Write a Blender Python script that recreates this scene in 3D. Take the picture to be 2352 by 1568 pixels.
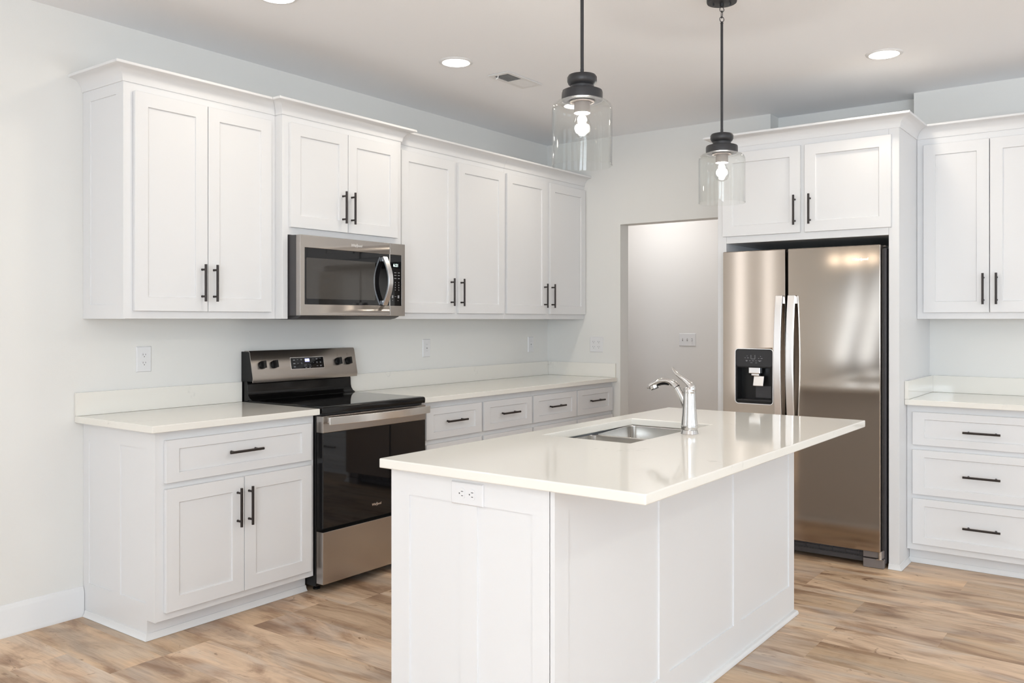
import bpy, bmesh, math, random
from mathutils import Vector

sc = bpy.context.scene
for o in list(bpy.data.objects):
    bpy.data.objects.remove(o, do_unlink=True)
col = sc.collection
PI = math.pi

# ------------------------------------------------------------------ camera
FPX, W, HH = 2000.42, 2352, 1568
YAW = 36.5872
cd = bpy.data.cameras.new('camera')
cd.sensor_width = 36.0
cd.sensor_fit = 'HORIZONTAL'
cd.lens = FPX / W * 36.0
cd.shift_x = -(1187.72 - W / 2) / W
cd.shift_y = -(HH / 2 - 734.34) / W
cd.clip_start = 0.05
cam = bpy.data.objects.new('camera', cd)
col.objects.link(cam)
cam.location = (-5.7503, -3.9643, 1.3477)
cam.rotation_euler = (math.radians(90), 0, math.radians(YAW - 90))
sc.camera = cam

# ------------------------------------------------------------------ view, world
sc.view_settings.view_transform = 'Standard'
sc.view_settings.look = 'None'
sc.view_settings.gamma = 1.0
sc.view_settings.use_curve_mapping = False
sc.view_settings.exposure = 0.31

CEIL = 2.7402
XF, YR = -9.6, -8.2          # front wall (behind the camera) and right wall

wd = bpy.data.worlds.new('world')
sc.world = wd
wd.use_nodes = True
wn = wd.node_tree.nodes
bgn = wn['Background']
sky = wn.new('ShaderNodeTexSky')
sky.sky_type = 'HOSEK_WILKIE'
sky.turbidity = 4.0
sky.sun_direction = (-0.3, 0.5, 0.8)
wd.node_tree.links.new(sky.outputs[0], bgn.inputs[0])
bgn.inputs[1].default_value = 0.5

def area(name, loc, rot, sx, sy, power, color=(1, 1, 1), shape='RECTANGLE', spread=180):
    l = bpy.data.lights.new(name, 'AREA')
    l.shape = shape
    l.size = sx
    l.size_y = sy
    l.energy = power
    l.color = color
    l.spread = math.radians(spread)
    o = bpy.data.objects.new(name, l)
    col.objects.link(o)
    o.location = loc
    o.rotation_euler = rot
    return o

# light levels (watts)
P_FRONT, P_FDOOR, P_RIGHT, P_CAN, P_FILL, P_HALL, P_CHAN, P_PEND = 118, 3.2, 25, 2.4, 7.5, 10.5, 0.7, 9
TILT_F, TILT_R = 40, 40
# daylight at the windows of the two walls behind the camera
DAY = (0.79, 0.895, 1.0)
WIN_F = [(-.17, .2), (-.52, .2), (-4.9, 1.5), (-6.9, 1.5)]      # centre y, width on the front wall
WIN_R = [(-6.8, 1.6), (-4.0, 1.6), (-1.6, 1.3)]        # centre x, width on the right wall
for yc, w in WIN_F:
    area('window_daylight', (XF + 0.03, yc, 1.45), (0, math.radians(-90 - TILT_F), 0), 1.9, w, P_FDOOR if w < 1 else P_FRONT, DAY)
for xc, w in WIN_R:
    area('window_daylight', (xc, YR + 0.03, 1.45), (math.radians(90 + TILT_R), 0, 0), w, 1.9, P_RIGHT, DAY)
WIN_L = [(-5.55, .24), (-6.45, .24)]                   # centre x, width on the range wall, left of the view
for xc, w in WIN_L:
    area('window_daylight', (xc, -0.03, 1.45), (math.radians(-90), 0, 0), w, 1.9, 4.2, (0.95, 0.97, 1.0))
# recessed cans, then six unseen fill lamps added to brighten the room
CANS_AND_FILLS = [(-2.172, -0.897), (-3.36, -0.905), (-0.985, -0.90), (-0.947, -2.79), (-6.6, -3.2), (-6.2, -5.0),
        (-7.8, -4.4), (-7.4, -6.4), (-4.2, -5.6), (-1.5, -5.6)]
WARM, COOL = (1.0, 0.88, 0.72), (1.0, 1.0, 0.90)
for i, (x, y) in enumerate(CANS_AND_FILLS):
    area('can_or_fill_light', (x, y, CEIL - 0.012), (0, 0, 0), 0.13, 0.13, P_CAN if i < 4 else P_FILL, WARM if i < 4 else COOL, 'DISK', 170)
area('hall_fill', (0.85, -0.3, CEIL - 0.05), (0, 0, 0), 0.5, 0.5, P_HALL, (1.0, 0.97, 0.95), 'DISK')  # unseen lamp without a fixture, added to brighten the hall wall
# bulbs of the dining chandelier behind the camera
for dx, dy in ((0, -0.16), (0.05, 0.0), (-0.05, 0.13), (0.0, 0.28)):
    l = bpy.data.lights.new('chandelier_bulb', 'POINT')
    l.energy = P_CHAN
    l.color = (1, 0.86, 0.7)
    l.shadow_soft_size = 0.035
    o = bpy.data.objects.new('chandelier_bulb', l)
    col.objects.link(o)
    o.location = (-6.5 + dx, -1.1 + dy, 2.06)

# ------------------------------------------------------------------ materials
def mat(name, color=(.8, .8, .8), rough=.5, metal=0.0, spec=None, **kw):
    m = bpy.data.materials.new(name)
    m.use_nodes = True
    b = m.node_tree.nodes['Principled BSDF']
    b.inputs['Base Color'].default_value = (*color, 1)
    b.inputs['Roughness'].default_value = rough
    b.inputs['Metallic'].default_value = metal
    if spec is not None:
        b.inputs['Specular IOR Level'].default_value = spec
    for k, v in kw.items():
        b.inputs[k.replace('_', ' ')].default_value = v
    return m

def nodes(m):
    nt = m.node_tree
    return nt, nt.nodes, nt.links, nt.nodes['Principled BSDF']

def noise_bump(m, scale, strength, dist=0.002, detail=3):
    nt, N, L, b = nodes(m)
    tc = N.new('ShaderNodeTexCoord')
    n = N.new('ShaderNodeTexNoise')
    n.inputs['Scale'].default_value = scale
    n.inputs['Detail'].default_value = detail
    bp = N.new('ShaderNodeBump')
    bp.inputs['Strength'].default_value = strength
    bp.inputs['Distance'].default_value = dist
    L.new(tc.outputs['Object'], n.inputs['Vector'])
    L.new(n.outputs['Fac'], bp.inputs['Height'])
    L.new(bp.outputs['Normal'], b.inputs['Normal'])
    return m

M_WALL = noise_bump(mat('wall_paint', (.815, .81, .785), .55, spec=.3), 220, .12)
M_HALL = noise_bump(mat('hall_paint', (.80, .785, .765), .6, spec=.3), 220, .12)
M_CEIL = noise_bump(mat('ceiling_paint', (.95, .96, .985), .8, spec=.2), 160, .15)
M_TRIM = noise_bump(mat('trim_paint', (.81, .81, .81), .38, spec=.4), 90, .03)
M_CAB = noise_bump(mat('cabinet_paint', (.80, .80, .805), .36, spec=.4), 120, .025, .001)
M_BRONZE = noise_bump(mat('bronze_pull', (.035, .028, .026), .38, .55), 400, .05, .0005)
M_BLACKM = noise_bump(mat('black_metal', (.035, .035, .038), .42, .3), 300, .05, .0005)
M_BLACK = noise_bump(mat('black_plastic', (.008, .0078, .008), .32, spec=.3), 200, .03, .0005)
M_ENAMEL = noise_bump(mat('black_enamel', (.006, .0055, .0055), .10, spec=.35), 30, .02, .0005)
M_BGLASS = noise_bump(mat('black_glass', (.006, .006, .007), .03, IOR=1.47), 3, .002, .0005)
M_DGREY = noise_bump(mat('dark_grey_plastic', (.055, .052, .055), .45), 200, .05, .0005)
M_MGREY = noise_bump(mat('grey_plastic', (.20, .175, .165), .45), 200, .05, .0005)
M_WPL = noise_bump(mat('white_plastic', (.80, .80, .81), .3), 150, .02, .0005)
M_SLOT = noise_bump(mat('slot_dark', (.10, .10, .10), .6), 100, .02, .0005)
M_SCREEN = noise_bump(mat('oven_screen', (.06, .055, .05), .04, IOR=1.47), 3, .002, .0003)
M_MARK = noise_bump(mat('panel_print', (.34, .345, .36), .5), 100, .01, .0002)
M_LOGO = noise_bump(mat('logo_chrome', (.86, .84, .82), .22, 1.0), 100, .01, .0002)
M_PLATE = noise_bump(mat('socket_gap', (.3, .3, .3), .6), 100, .01, .0002)

def steel(name, color, rough, aniso=.0, axis='z'):
    m = mat(name, color, rough, 1.0)
    nt, N, L, b = nodes(m)
    tc = N.new('ShaderNodeTexCoord')
    mp = N.new('ShaderNodeMapping')
    sc_ = {'z': (900, 900, 6), 'x': (6, 900, 900), 'y': (900, 6, 900)}[axis]
    mp.inputs['Scale'].default_value = sc_
    n = N.new('ShaderNodeTexNoise')
    n.inputs['Scale'].default_value = 1.0
    n.inputs['Detail'].default_value = 2
    mr = N.new('ShaderNodeMapRange')
    mr.inputs['To Min'].default_value = rough - .012
    mr.inputs['To Max'].default_value = rough + .012
    bp = N.new('ShaderNodeBump')
    bp.inputs['Strength'].default_value = .03
    bp.inputs['Distance'].default_value = .00003
    L.new(tc.outputs['Object'], mp.inputs['Vector'])
    L.new(mp.outputs['Vector'], n.inputs['Vector'])
    L.new(n.outputs['Fac'], mr.inputs['Value'])
    L.new(mr.outputs['Result'], b.inputs['Roughness'])
    L.new(n.outputs['Fac'], bp.inputs['Height'])
    L.new(bp.outputs['Normal'], b.inputs['Normal'])
    return m

M_STEEL = steel('warm_stainless', (.46, .425, .395), .26, axis='x')
M_STEELF = steel('fridge_stainless', (.415, .36, .31), .09, axis='y')
M_STEELH = steel('handle_stainless', (.86, .86, .87), .28, axis='z')
M_STEELHX = steel('oven_handle_stainless', (.90, .89, .87), .22, axis='x')
M_SINK = steel('sink_steel', (.66, .64, .61), .25, axis='x')
M_NICKEL = steel('brushed_nickel', (.62, .61, .60), .16, axis='z')

def emis(name, color, s):
    m = bpy.data.materials.new(name)
    m.use_nodes = True
    nt = m.node_tree
    b = nt.nodes['Principled BSDF']
    b.inputs['Base Color'].default_value = (*color, 1)
    b.inputs['Emission Color'].default_value = (*color, 1)
    b.inputs['Emission Strength'].default_value = s
    return m

M_LENS = emis('can_lens', (1, .985, .96), 6)
M_FIL = emis('filament', (1, .97, .92), 30)
M_LED = emis('clock_digits', (.75, .78, 1), 2.2)
M_LEDG = emis('clock_digits_green', (.75, 1, .9), 1.6)
M_LEDBG = emis('clock_backlight', (.30, .32, .75), 1.0)

def thin_glass(name, tint=(.985, .99, .985), ior=1.45, gain=1.0):
    m = bpy.data.materials.new(name)
    m.use_nodes = True
    nt = m.node_tree
    nt.nodes.clear()
    out = nt.nodes.new('ShaderNodeOutputMaterial')
    mix = nt.nodes.new('ShaderNodeMixShader')
    tr = nt.nodes.new('ShaderNodeBsdfTransparent')
    tr.inputs[0].default_value = (*tint, 1)
    gl = nt.nodes.new('ShaderNodeBsdfGlossy')
    gl.inputs['Roughness'].default_value = 0.02
    lw = nt.nodes.new('ShaderNodeLayerWeight')
    pw = nt.nodes.new('ShaderNodeMath'); pw.operation = 'POWER'; pw.inputs[1].default_value = 5.0
    mt = nt.nodes.new('ShaderNodeMath'); mt.operation = 'MULTIPLY_ADD'
    mt.inputs[1].default_value = gain; mt.inputs[2].default_value = ((ior - 1) / (ior + 1)) ** 2
    nt.links.new(lw.outputs['Facing'], pw.inputs[0])
    nt.links.new(pw.outputs[0], mt.inputs[0])
    nt.links.new(mt.outputs[0], mix.inputs[0])
    nt.links.new(tr.outputs[0], mix.inputs[1])
    nt.links.new(gl.outputs[0], mix.inputs[2])
    nt.links.new(mix.outputs[0], out.inputs[0])
    return m

M_GLASS = thin_glass('clear_shade_glass', gain=.95)
M_BULB = thin_glass('bulb_glass', gain=.8)

def quartz():
    m = mat('white_quartz', (.85, .83, .78), .07, spec=.5)
    nt, N, L, b = nodes(m)
    tc = N.new('ShaderNodeTexCoord')
    w = N.new('ShaderNodeTexNoise')            # warps the veins
    w.inputs['Scale'].default_value = 2.2
    w.inputs['Detail'].default_value = 5
    mixv = N.new('ShaderNodeVectorMath')
    mixv.operation = 'MULTIPLY_ADD'
    mixv.inputs[1].default_value = (.9, .9, .9)
    n = N.new('ShaderNodeTexNoise')
    n.inputs['Scale'].default_value = 1.7
    n.inputs['Detail'].default_value = 3
    s1 = N.new('ShaderNodeMath'); s1.operation = 'SUBTRACT'; s1.inputs[1].default_value = .5
    ab = N.new('ShaderNodeMath'); ab.operation = 'ABSOLUTE'
    mr = N.new('ShaderNodeMapRange')           # thin lines where the noise crosses 0.5
    mr.inputs['From Min'].default_value = 0
    mr.inputs['From Max'].default_value = .008
    mr.inputs['To Min'].default_value = 1
    mr.inputs['To Max'].default_value = 0
    br = N.new('ShaderNodeTexNoise')           # breaks them up
    br.inputs['Scale'].default_value = 6
    br.inputs['Detail'].default_value = 4
    mr2 = N.new('ShaderNodeMapRange')
    mr2.inputs['From Min'].default_value = .55
    mr2.inputs['From Max'].default_value = .72
    mul = N.new('ShaderNodeMath'); mul.operation = 'MULTIPLY'
    fine = N.new('ShaderNodeTexNoise')
    fine.inputs['Scale'].default_value = 60
    fine.inputs['Detail'].default_value = 3
    mr3 = N.new('ShaderNodeMapRange')
    mr3.inputs['From Min'].default_value = .42
    mr3.inputs['From Max'].default_value = .6
    mul2 = N.new('ShaderNodeMath'); mul2.operation = 'MULTIPLY'
    mul3 = N.new('ShaderNodeMath'); mul3.operation = 'MULTIPLY'; mul3.inputs[1].default_value = .5
    mx = N.new('ShaderNodeMix'); mx.data_type = 'RGBA'
    mx.inputs['A'].default_value = (.87, .845, .785, 1)
    mx.inputs['B'].default_value = (.40, .38, .36, 1)
    L.new(tc.outputs['Object'], w.inputs['Vector'])
    L.new(w.outputs['Color'], mixv.inputs[0])
    L.new(tc.outputs['Object'], mixv.inputs[2])
    L.new(mixv.outputs[0], n.inputs['Vector'])
    L.new(n.outputs['Fac'], s1.inputs[0]); L.new(s1.outputs[0], ab.inputs[0]); L.new(ab.outputs[0], mr.inputs['Value'])
    L.new(tc.outputs['Object'], br.inputs['Vector'])
    L.new(br.outputs['Fac'], mr2.inputs['Value'])
    L.new(tc.outputs['Object'], fine.inputs['Vector'])
    L.new(fine.outputs['Fac'], mr3.inputs['Value'])
    L.new(mr.outputs['Result'], mul.inputs[0]); L.new(mr2.outputs['Result'], mul.inputs[1])
    L.new(mul.outputs[0], mul2.inputs[0]); L.new(mr3.outputs['Result'], mul2.inputs[1])
    L.new(mul2.outputs[0], mul3.inputs[0])
    L.new(mul3.outputs[0], mx.inputs['Factor'])
    L.new(mx.outputs['Result'], b.inputs['Base Color'])
    return m
M_QUARTZ = quartz()

def floor_mat():
    m = mat('oak_vinyl_plank', (.6, .45, .33), .38, spec=.35)
    nt, N, L, b = nodes(m)
    tc = N.new('ShaderNodeTexCoord')
    at = N.new('ShaderNodeAttribute'); at.attribute_name = 'plank'     # (tone, shift, hue) of each plank
    sep = N.new('ShaderNodeSeparateColor')
    L.new(at.outputs['Color'], sep.inputs[0])
    sh = N.new('ShaderNodeVectorMath'); sh.operation = 'SCALE'; sh.inputs['Scale'].default_value = 37.0
    L.new(at.outputs['Vector'], sh.inputs[0])
    add = N.new('ShaderNodeVectorMath'); add.operation = 'ADD'
    L.new(tc.outputs['Object'], add.inputs[0]); L.new(sh.outputs[0], add.inputs[1])
    def ns(scale, detail, dist, rough=.55):
        mp = N.new('ShaderNodeMapping'); mp.inputs['Scale'].default_value = scale
        n = N.new('ShaderNodeTexNoise'); n.inputs['Scale'].default_value = 1
        n.inputs['Detail'].default_value = detail; n.inputs['Distortion'].default_value = dist
        n.inputs['Roughness'].default_value = rough
        L.new(add.outputs[0], mp.inputs['Vector']); L.new(mp.outputs[0], n.inputs['Vector'])
        return n
    big = ns((6.8, 1.9, 1), 5, 1.0)
    streak = ns((34, 3.2, 1), 6, 1.0, .62)
    grain = ns((210, 9, 1), 5, .3, .62)
    knot = ns((11, 6.5, 1), 3, 2.2)
    grey = ns((7, 1.6, 3), 4, .8)
    # heart wood: brown bands
    r1 = N.new('ShaderNodeValToRGB')
    e = r1.color_ramp.elements
    e[0].position = .30; e[0].color = (.215, .135, .088, 1)
    e[1].position = .66; e[1].color = (.560, .425, .308, 1)
    x = e.new(.41); x.color = (.335, .226, .153, 1)
    x = e.new(.50); x.color = (.475, .350, .248, 1)
    L.new(big.outputs['Fac'], r1.inputs['Fac'])
    def mix(fac_out, a, bcol, blend='MIX', scale=1.0, lo=None, hi=None):
        src = fac_out
        if lo is not None:
            mr = N.new('ShaderNodeMapRange'); mr.inputs['From Min'].default_value = lo; mr.inputs['From Max'].default_value = hi
            mr.inputs['To Max'].default_value = scale
            L.new(src, mr.inputs['Value']); src = mr.outputs['Result']
        mx = N.new('ShaderNodeMix'); mx.data_type = 'RGBA'; mx.blend_type = blend
        L.new(src, mx.inputs['Factor']); L.new(a, mx.inputs['A'])
        if isinstance(bcol, tuple): mx.inputs['B'].default_value = (*bcol, 1)
        else: L.new(bcol, mx.inputs['B'])
        return mx.outputs['Result']
    c = mix(grey.outputs['Fac'], r1.outputs['Color'], (.44, .385, .335), scale=.60, lo=.48, hi=.64)
    c = mix(streak.outputs['Fac'], c, (.66, .60, .55), 'MULTIPLY', .52, .46, .70)
    c = mix(grain.outputs['Fac'], c, (.62, .56, .50), 'MULTIPLY', .42, .48, .72)
    c = mix(knot.outputs['Fac'], c, (.40, .32, .27), 'MULTIPLY', .85, .66, .76)
    # plank tone
    mr = N.new('ShaderNodeMapRange'); mr.inputs['To Min'].default_value = 1.16; mr.inputs['To Max'].default_value = 1.52
    L.new(sep.outputs[0], mr.inputs['Value'])
    sc3 = N.new('ShaderNodeVectorMath'); sc3.operation = 'SCALE'
    L.new(c, sc3.inputs[0]); L.new(mr.outputs['Result'], sc3.inputs['Scale'])
    hue = N.new('ShaderNodeMix'); hue.data_type = 'RGBA'; hue.blend_type = 'MULTIPLY'; hue.inputs['Factor'].default_value = 1
    tint = N.new('ShaderNodeMix'); tint.data_type = 'RGBA'
    tint.inputs['A'].default_value = (1.01, 1.0, .99, 1); tint.inputs['B'].default_value = (1.07, 1.0, .88, 1)
    L.new(sep.outputs[2], tint.inputs['Factor'])
    L.new(sc3.outputs[0], hue.inputs['A']); L.new(tint.outputs['Result'], hue.inputs['B'])
    L.new(hue.outputs['Result'], b.inputs['Base Color'])
    rr = N.new('ShaderNodeMapRange'); rr.inputs['To Min'].default_value = .34; rr.inputs['To Max'].default_value = .5
    L.new(grain.outputs['Fac'], rr.inputs['Value']); L.new(rr.outputs['Result'], b.inputs['Roughness'])
    bp = N.new('ShaderNodeBump'); bp.inputs['Strength'].default_value = .12; bp.inputs['Distance'].default_value = .001
    L.new(grain.outputs['Fac'], bp.inputs['Height']); L.new(bp.outputs['Normal'], b.inputs['Normal'])
    return m
M_FLOOR = floor_mat()

# ------------------------------------------------------------------ mesh builder
TA = lambda s, d, z: (s, -d, z)          # range wall: s along +x, d out of the wall
TB = lambda s, d, z: (-d, -s, z)         # refrigerator wall: s along -y, d out of the wall
TI = lambda x, y, z: (x, y, z)

def smooth_path(pts, rad, k=5):
    """Catmull-Rom through points and radii"""
    P = [Vector(p) for p in pts]
    Q = [Vector(r) if isinstance(r, (tuple, list)) else Vector((r, r)) for r in rad]
    n = len(P); op = []; orr = []
    def cr(a, b, c, d, t):
        return .5 * ((2 * b) + (c - a) * t + (2 * a - 5 * b + 4 * c - d) * t * t + (3 * b - a - 3 * c + d) * t ** 3)
    for i in range(n - 1):
        i0, i3 = max(i - 1, 0), min(i + 2, n - 1)
        for j in range(k):
            t = j / k
            op.append(tuple(cr(P[i0], P[i], P[i + 1], P[i3], t)))
            orr.append(tuple(cr(Q[i0], Q[i], Q[i + 1], Q[i3], t)))
    op.append(tuple(P[-1])); orr.append(tuple(Q[-1]))
    return op, orr

class MB:
    def __init__(self, T=TI):
        self.T = T; self.v = []; self.f = []; self.mi = []; self.cur = 0
    def mat(self, i):
        self.cur = i; return self
    def add(self, vs, fs):
        n = len(self.v)
        self.v += [self.T(*p) for p in vs]
        for f in fs:
            self.f.append([n + i for i in f]); self.mi.append(self.cur)
        return self
    def box(self, a0, a1, b0, b1, c0, c1):
        vs = [(a, b, c) for a in (a0, a1) for b in (b0, b1) for c in (c0, c1)]
        return self.add(vs, [(0, 1, 3, 2), (4, 6, 7, 5), (0, 4, 5, 1), (2, 3, 7, 6), (0, 2, 6, 4), (1, 5, 7, 3)])
    def tube(self, pts, rad, n=16, cap=True, sx=None, up=None):
        """swept round / elliptical section; rad per point (r or (ra, rb))"""
        P = [Vector(p) for p in pts]
        if not isinstance(rad, (list, tuple)) or len(rad) != len(P):
            rad = [rad] * len(P)
        vs = []; fs = []
        ref = Vector(up) if up else None
        prev = None
        for i, p in enumerate(P):
            t = (P[min(i + 1, len(P) - 1)] - P[max(i - 1, 0)]).normalized()
            if ref is None:
                ref = Vector((0, 0, 1)) if abs(t.z) < .9 else Vector((1, 0, 0))
            if prev is None or up:
                a = ref - t * ref.dot(t)
                a.normalize()
            else:
                a = prev - t * prev.dot(t)
                a.normalize()
            prev = a
            b = t.cross(a)
            r = rad[i]
            ra, rb = r if isinstance(r, (tuple, list)) else (r, r)
            for k in range(n):
                an = 2 * PI * k / n
                vs.append(p + a * (ra * math.cos(an)) + b * (rb * math.sin(an)))
        for i in range(len(P) - 1):
            for k in range(n):
                k2 = (k + 1) % n
                fs.append((i * n + k, i * n + k2, (i + 1) * n + k2, (i + 1) * n + k))
        if cap:
            fs.append(tuple(range(n))[::-1]); fs.append(tuple((len(P) - 1) * n + k for k in range(n)))
        return self.add([tuple(v) for v in vs], fs)
    def rtube(self, pts, w, t, up):
        """swept rectangular section: w across (perpendicular to up), t along up"""
        P = [Vector(p) for p in pts]; vs = []; fs = []
        side = Vector(up)
        for i, p in enumerate(P):
            d = (P[min(i + 1, len(P) - 1)] - P[max(i - 1, 0)]).normalized()
            s = side - d * side.dot(d); s.normalize()
            o = d.cross(s)
            for a, b in ((-1, -1), (1, -1), (1, 1), (-1, 1)):
                vs.append(p + s * (a * w / 2) + o * (b * t / 2))
        for i in range(len(P) - 1):
            for k in range(4):
                k2 = (k + 1) % 4
                fs.append((i * 4 + k, i * 4 + k2, i * 4 + 4 + k2, i * 4 + 4 + k))
        e = (len(P) - 1) * 4
        fs.append((3, 2, 1, 0)); fs.append((e, e + 1, e + 2, e + 3))
        return self.add([tuple(v) for v in vs], fs)
    def lathe(self, prof, cx, cy, n=48, close=False):
        """prof: (r, z); around the vertical axis; r=0 ends make a pole"""
        vs = []; fs = []; rows = []
        for r, z in prof:
            if r < 1e-6:
                rows.append([len(vs)]); vs.append((cx, cy, z))
            else:
                rows.append(list(range(len(vs), len(vs) + n)))
                vs += [(cx + r * math.cos(2 * PI * k / n), cy + r * math.sin(2 * PI * k / n), z) for k in range(n)]
        m = len(rows)
        for i in range(m if close else m - 1):
            A, B = rows[i], rows[(i + 1) % m]
            for k in range(n):
                k2 = (k + 1) % n
                if len(A) == 1 and len(B) == 1: continue
                if len(A) == 1: fs.append((A[0], B[k2], B[k]))
                elif len(B) == 1: fs.append((A[k], A[k2], B[0]))
                else: fs.append((A[k], A[k2], B[k2], B[k]))
        return self.add(vs, fs)
    def extrude(self, poly, plane, a0, a1):
        """poly of 2-D points; plane 'bc' (extruded along the first axis), 'ab' (along the third)"""
        n = len(poly)
        if plane == 'bc': vs = [(a, p, q) for a in (a0, a1) for p, q in poly]
        elif plane == 'ac': vs = [(p, a, q) for a in (a0, a1) for p, q in poly]
        else: vs = [(p, q, a) for a in (a0, a1) for p, q in poly]
        fs = [tuple(range(n)), tuple(range(n, 2 * n))[::-1]]
        fs += [(i, (i + 1) % n, n + (i + 1) % n, n + i) for i in range(n)]
        return self.add(vs, fs)
    def shaker(self, s0, s1, z0, z1, d0, d1, st, rail, rec=.008, lip=.0012, panels=None):
        """door or drawer front: flat frame with a recessed panel"""
        o = [(s0, z0), (s1, z0), (s1, z1), (s0, z1)]
        i1 = [(s0 + st, z0 + rail), (s1 - st, z0 + rail), (s1 - st, z1 - rail), (s0 + st, z1 - rail)]
        i2 = [(i1[0][0] + lip, i1[0][1] + lip), (i1[1][0] - lip, i1[1][1] + lip), (i1[2][0] - lip, i1[2][1] - lip), (i1[3][0] + lip, i1[3][1] - lip)]
        vs = [(p, d0, q) for p, q in o] + [(p, d1, q) for p, q in o] + [(p, d1, q) for p, q in i1] + [(p, d1 - rec, q) for p, q in i2]
        fs = [(0, 1, 2, 3), (12, 13, 14, 15)]
        for k in range(4):
            k2 = (k + 1) % 4
            fs += [(k, k2, 4 + k2, 4 + k), (4 + k, 4 + k2, 8 + k2, 8 + k), (8 + k, 8 + k2, 12 + k2, 12 + k)]
        return self.add(vs, fs)
    def frame_panels(self, s0, s1, z0, z1, d0, d1, panels, z2, z3, rec=.006, lip=.0008):
        """flat board with several recessed panels side by side; panels: [(sa, sb)], z2..z3 their height"""
        xs = [s0]
        for a, b in panels: xs += [a, b]
        xs.append(s1)
        zs = [z0, z2, z3, z1]
        vs = []; fs = []
        idx = {}
        for i, x in enumerate(xs):
            for j, z in enumerate(zs):
                idx[i, j] = len(vs); vs.append((x, d1, z))
        for i in range(len(xs) - 1):
            for j in range(3):
                if j == 1 and i % 2 == 1:
                    c = [idx[i, 1], idx[i + 1, 1], idx[i + 1, 2], idx[i, 2]]
                    base = len(vs)
                    xa, xb = xs[i] + lip, xs[i + 1] - lip
                    vs += [(xa, d1 - rec, z2 + lip), (xb, d1 - rec, z2 + lip), (xb, d1 - rec, z3 - lip), (xa, d1 - rec, z3 - lip)]
                    fs.append((base, base + 1, base + 2, base + 3))
                    for k in range(4):
                        k2 = (k + 1) % 4
                        fs.append((c[k], c[k2], base + k2, base + k))
                else:
                    fs.append((idx[i, j], idx[i + 1, j], idx[i + 1, j + 1], idx[i, j + 1]))
        base = len(vs)
        vs += [(x, d0, z) for z in zs for x in xs]
        n = len(xs)
        for j in range(3):
            for i in range(n - 1):
                fs.append((base + j * n + i, base + j * n + i + 1, base + (j + 1) * n + i + 1, base + (j + 1) * n + i))
        bi = lambda i, j: base + j * n + i
        for i in range(n - 1):
            fs.append((idx[i, 0], idx[i + 1, 0], bi(i + 1, 0), bi(i, 0)))
            fs.append((idx[i, 3], idx[i + 1, 3], bi(i + 1, 3), bi(i, 3)))
        for j in range(3):
            fs.append((idx[0, j], idx[0, j + 1], bi(0, j + 1), bi(0, j)))
            fs.append((idx[n - 1, j], idx[n - 1, j + 1], bi(n - 1, j + 1), bi(n - 1, j)))
        return self.add(vs, fs)
    def ring(self, a0, a1, b0, b1, A0, A1, B0, B1, c0, c1):
        """slab a0..a1 x b0..b1 with a rectangular hole A0..A1 x B0..B1"""
        o = [(a0, b0), (a1, b0), (a1, b1), (a0, b1)]
        i = [(A0, B0), (A1, B0), (A1, B1), (A0, B1)]
        vs = [(*p, c) for c in (c0, c1) for p in o] + [(*p, c) for c in (c0, c1) for p in i]
        fs = []
        for k in range(4):
            k2 = (k + 1) % 4
            fs += [(k, k2, 4 + k2, 4 + k), (8 + k, 8 + k2, 12 + k2, 12 + k), (4 + k, 4 + k2, 12 + k2, 12 + k), (k, k2, 8 + k2, 8 + k)]
        return self.add(vs, fs)
    def sweep(self, path, prof, z0, before=None, after=None):
        """moulding: prof (out, up) swept along a plan path (s, d), mitred; 'out' is to the right of travel"""
        P = [Vector(p) for p in path]; n = len(P); vs = []; fs = []; k = len(prof)
        for i, p in enumerate(P):
            def nrm(q): return Vector((q.y, -q.x)).normalized()
            a = P[i - 1] if i else (Vector(before) if before else None)
            b = P[i + 1] if i < n - 1 else (Vector(after) if after else None)
            if a is None: m = nrm(P[1] - P[0])
            elif b is None: m = nrm(P[-1] - P[-2])
            else:
                n1, n2 = nrm(p - a), nrm(b - p)
                m = n1 + n2; m = m / (m.dot(n1))
            for o, u in prof:
                q = p + m * o
                vs.append((q.x, q.y, z0 + u))
        for i in range(n - 1):
            for j in range(k):
                j2 = (j + 1) % k
                fs.append((i * k + j, i * k + j2, (i + 1) * k + j2, (i + 1) * k + j))
        fs.append(tuple(range(k))); fs.append(tuple((n - 1) * k + j for j in range(k))[::-1])
        return self.add(vs, fs)
    def rrect(self, a0, a1, c0, c1, r, n=6):
        pts = []
        for cx, cz, st in ((a1 - r, c1 - r, 0), (a0 + r, c1 - r, 90), (a0 + r, c0 + r, 180), (a1 - r, c0 + r, 270)):
            for k in range(n + 1):
                an = math.radians(st + 90 * k / n)
                pts.append((cx + r * math.cos(an), cz + r * math.sin(an)))
        return pts
    def rring(self, outer, inner, c0, c1):
        n = len(outer)
        vs = [(*p, c) for c in (c0, c1) for p in outer] + [(*p, c) for c in (c0, c1) for p in inner]
        fs = []
        for k in range(n):
            j = (k + 1) % n
            fs += [(k, j, n + j, n + k), (2 * n + k, 2 * n + j, 3 * n + j, 3 * n + k), (n + k, n + j, 3 * n + j, 3 * n + k), (k, j, 2 * n + j, 2 * n + k)]
        return self.add(vs, fs)
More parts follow.
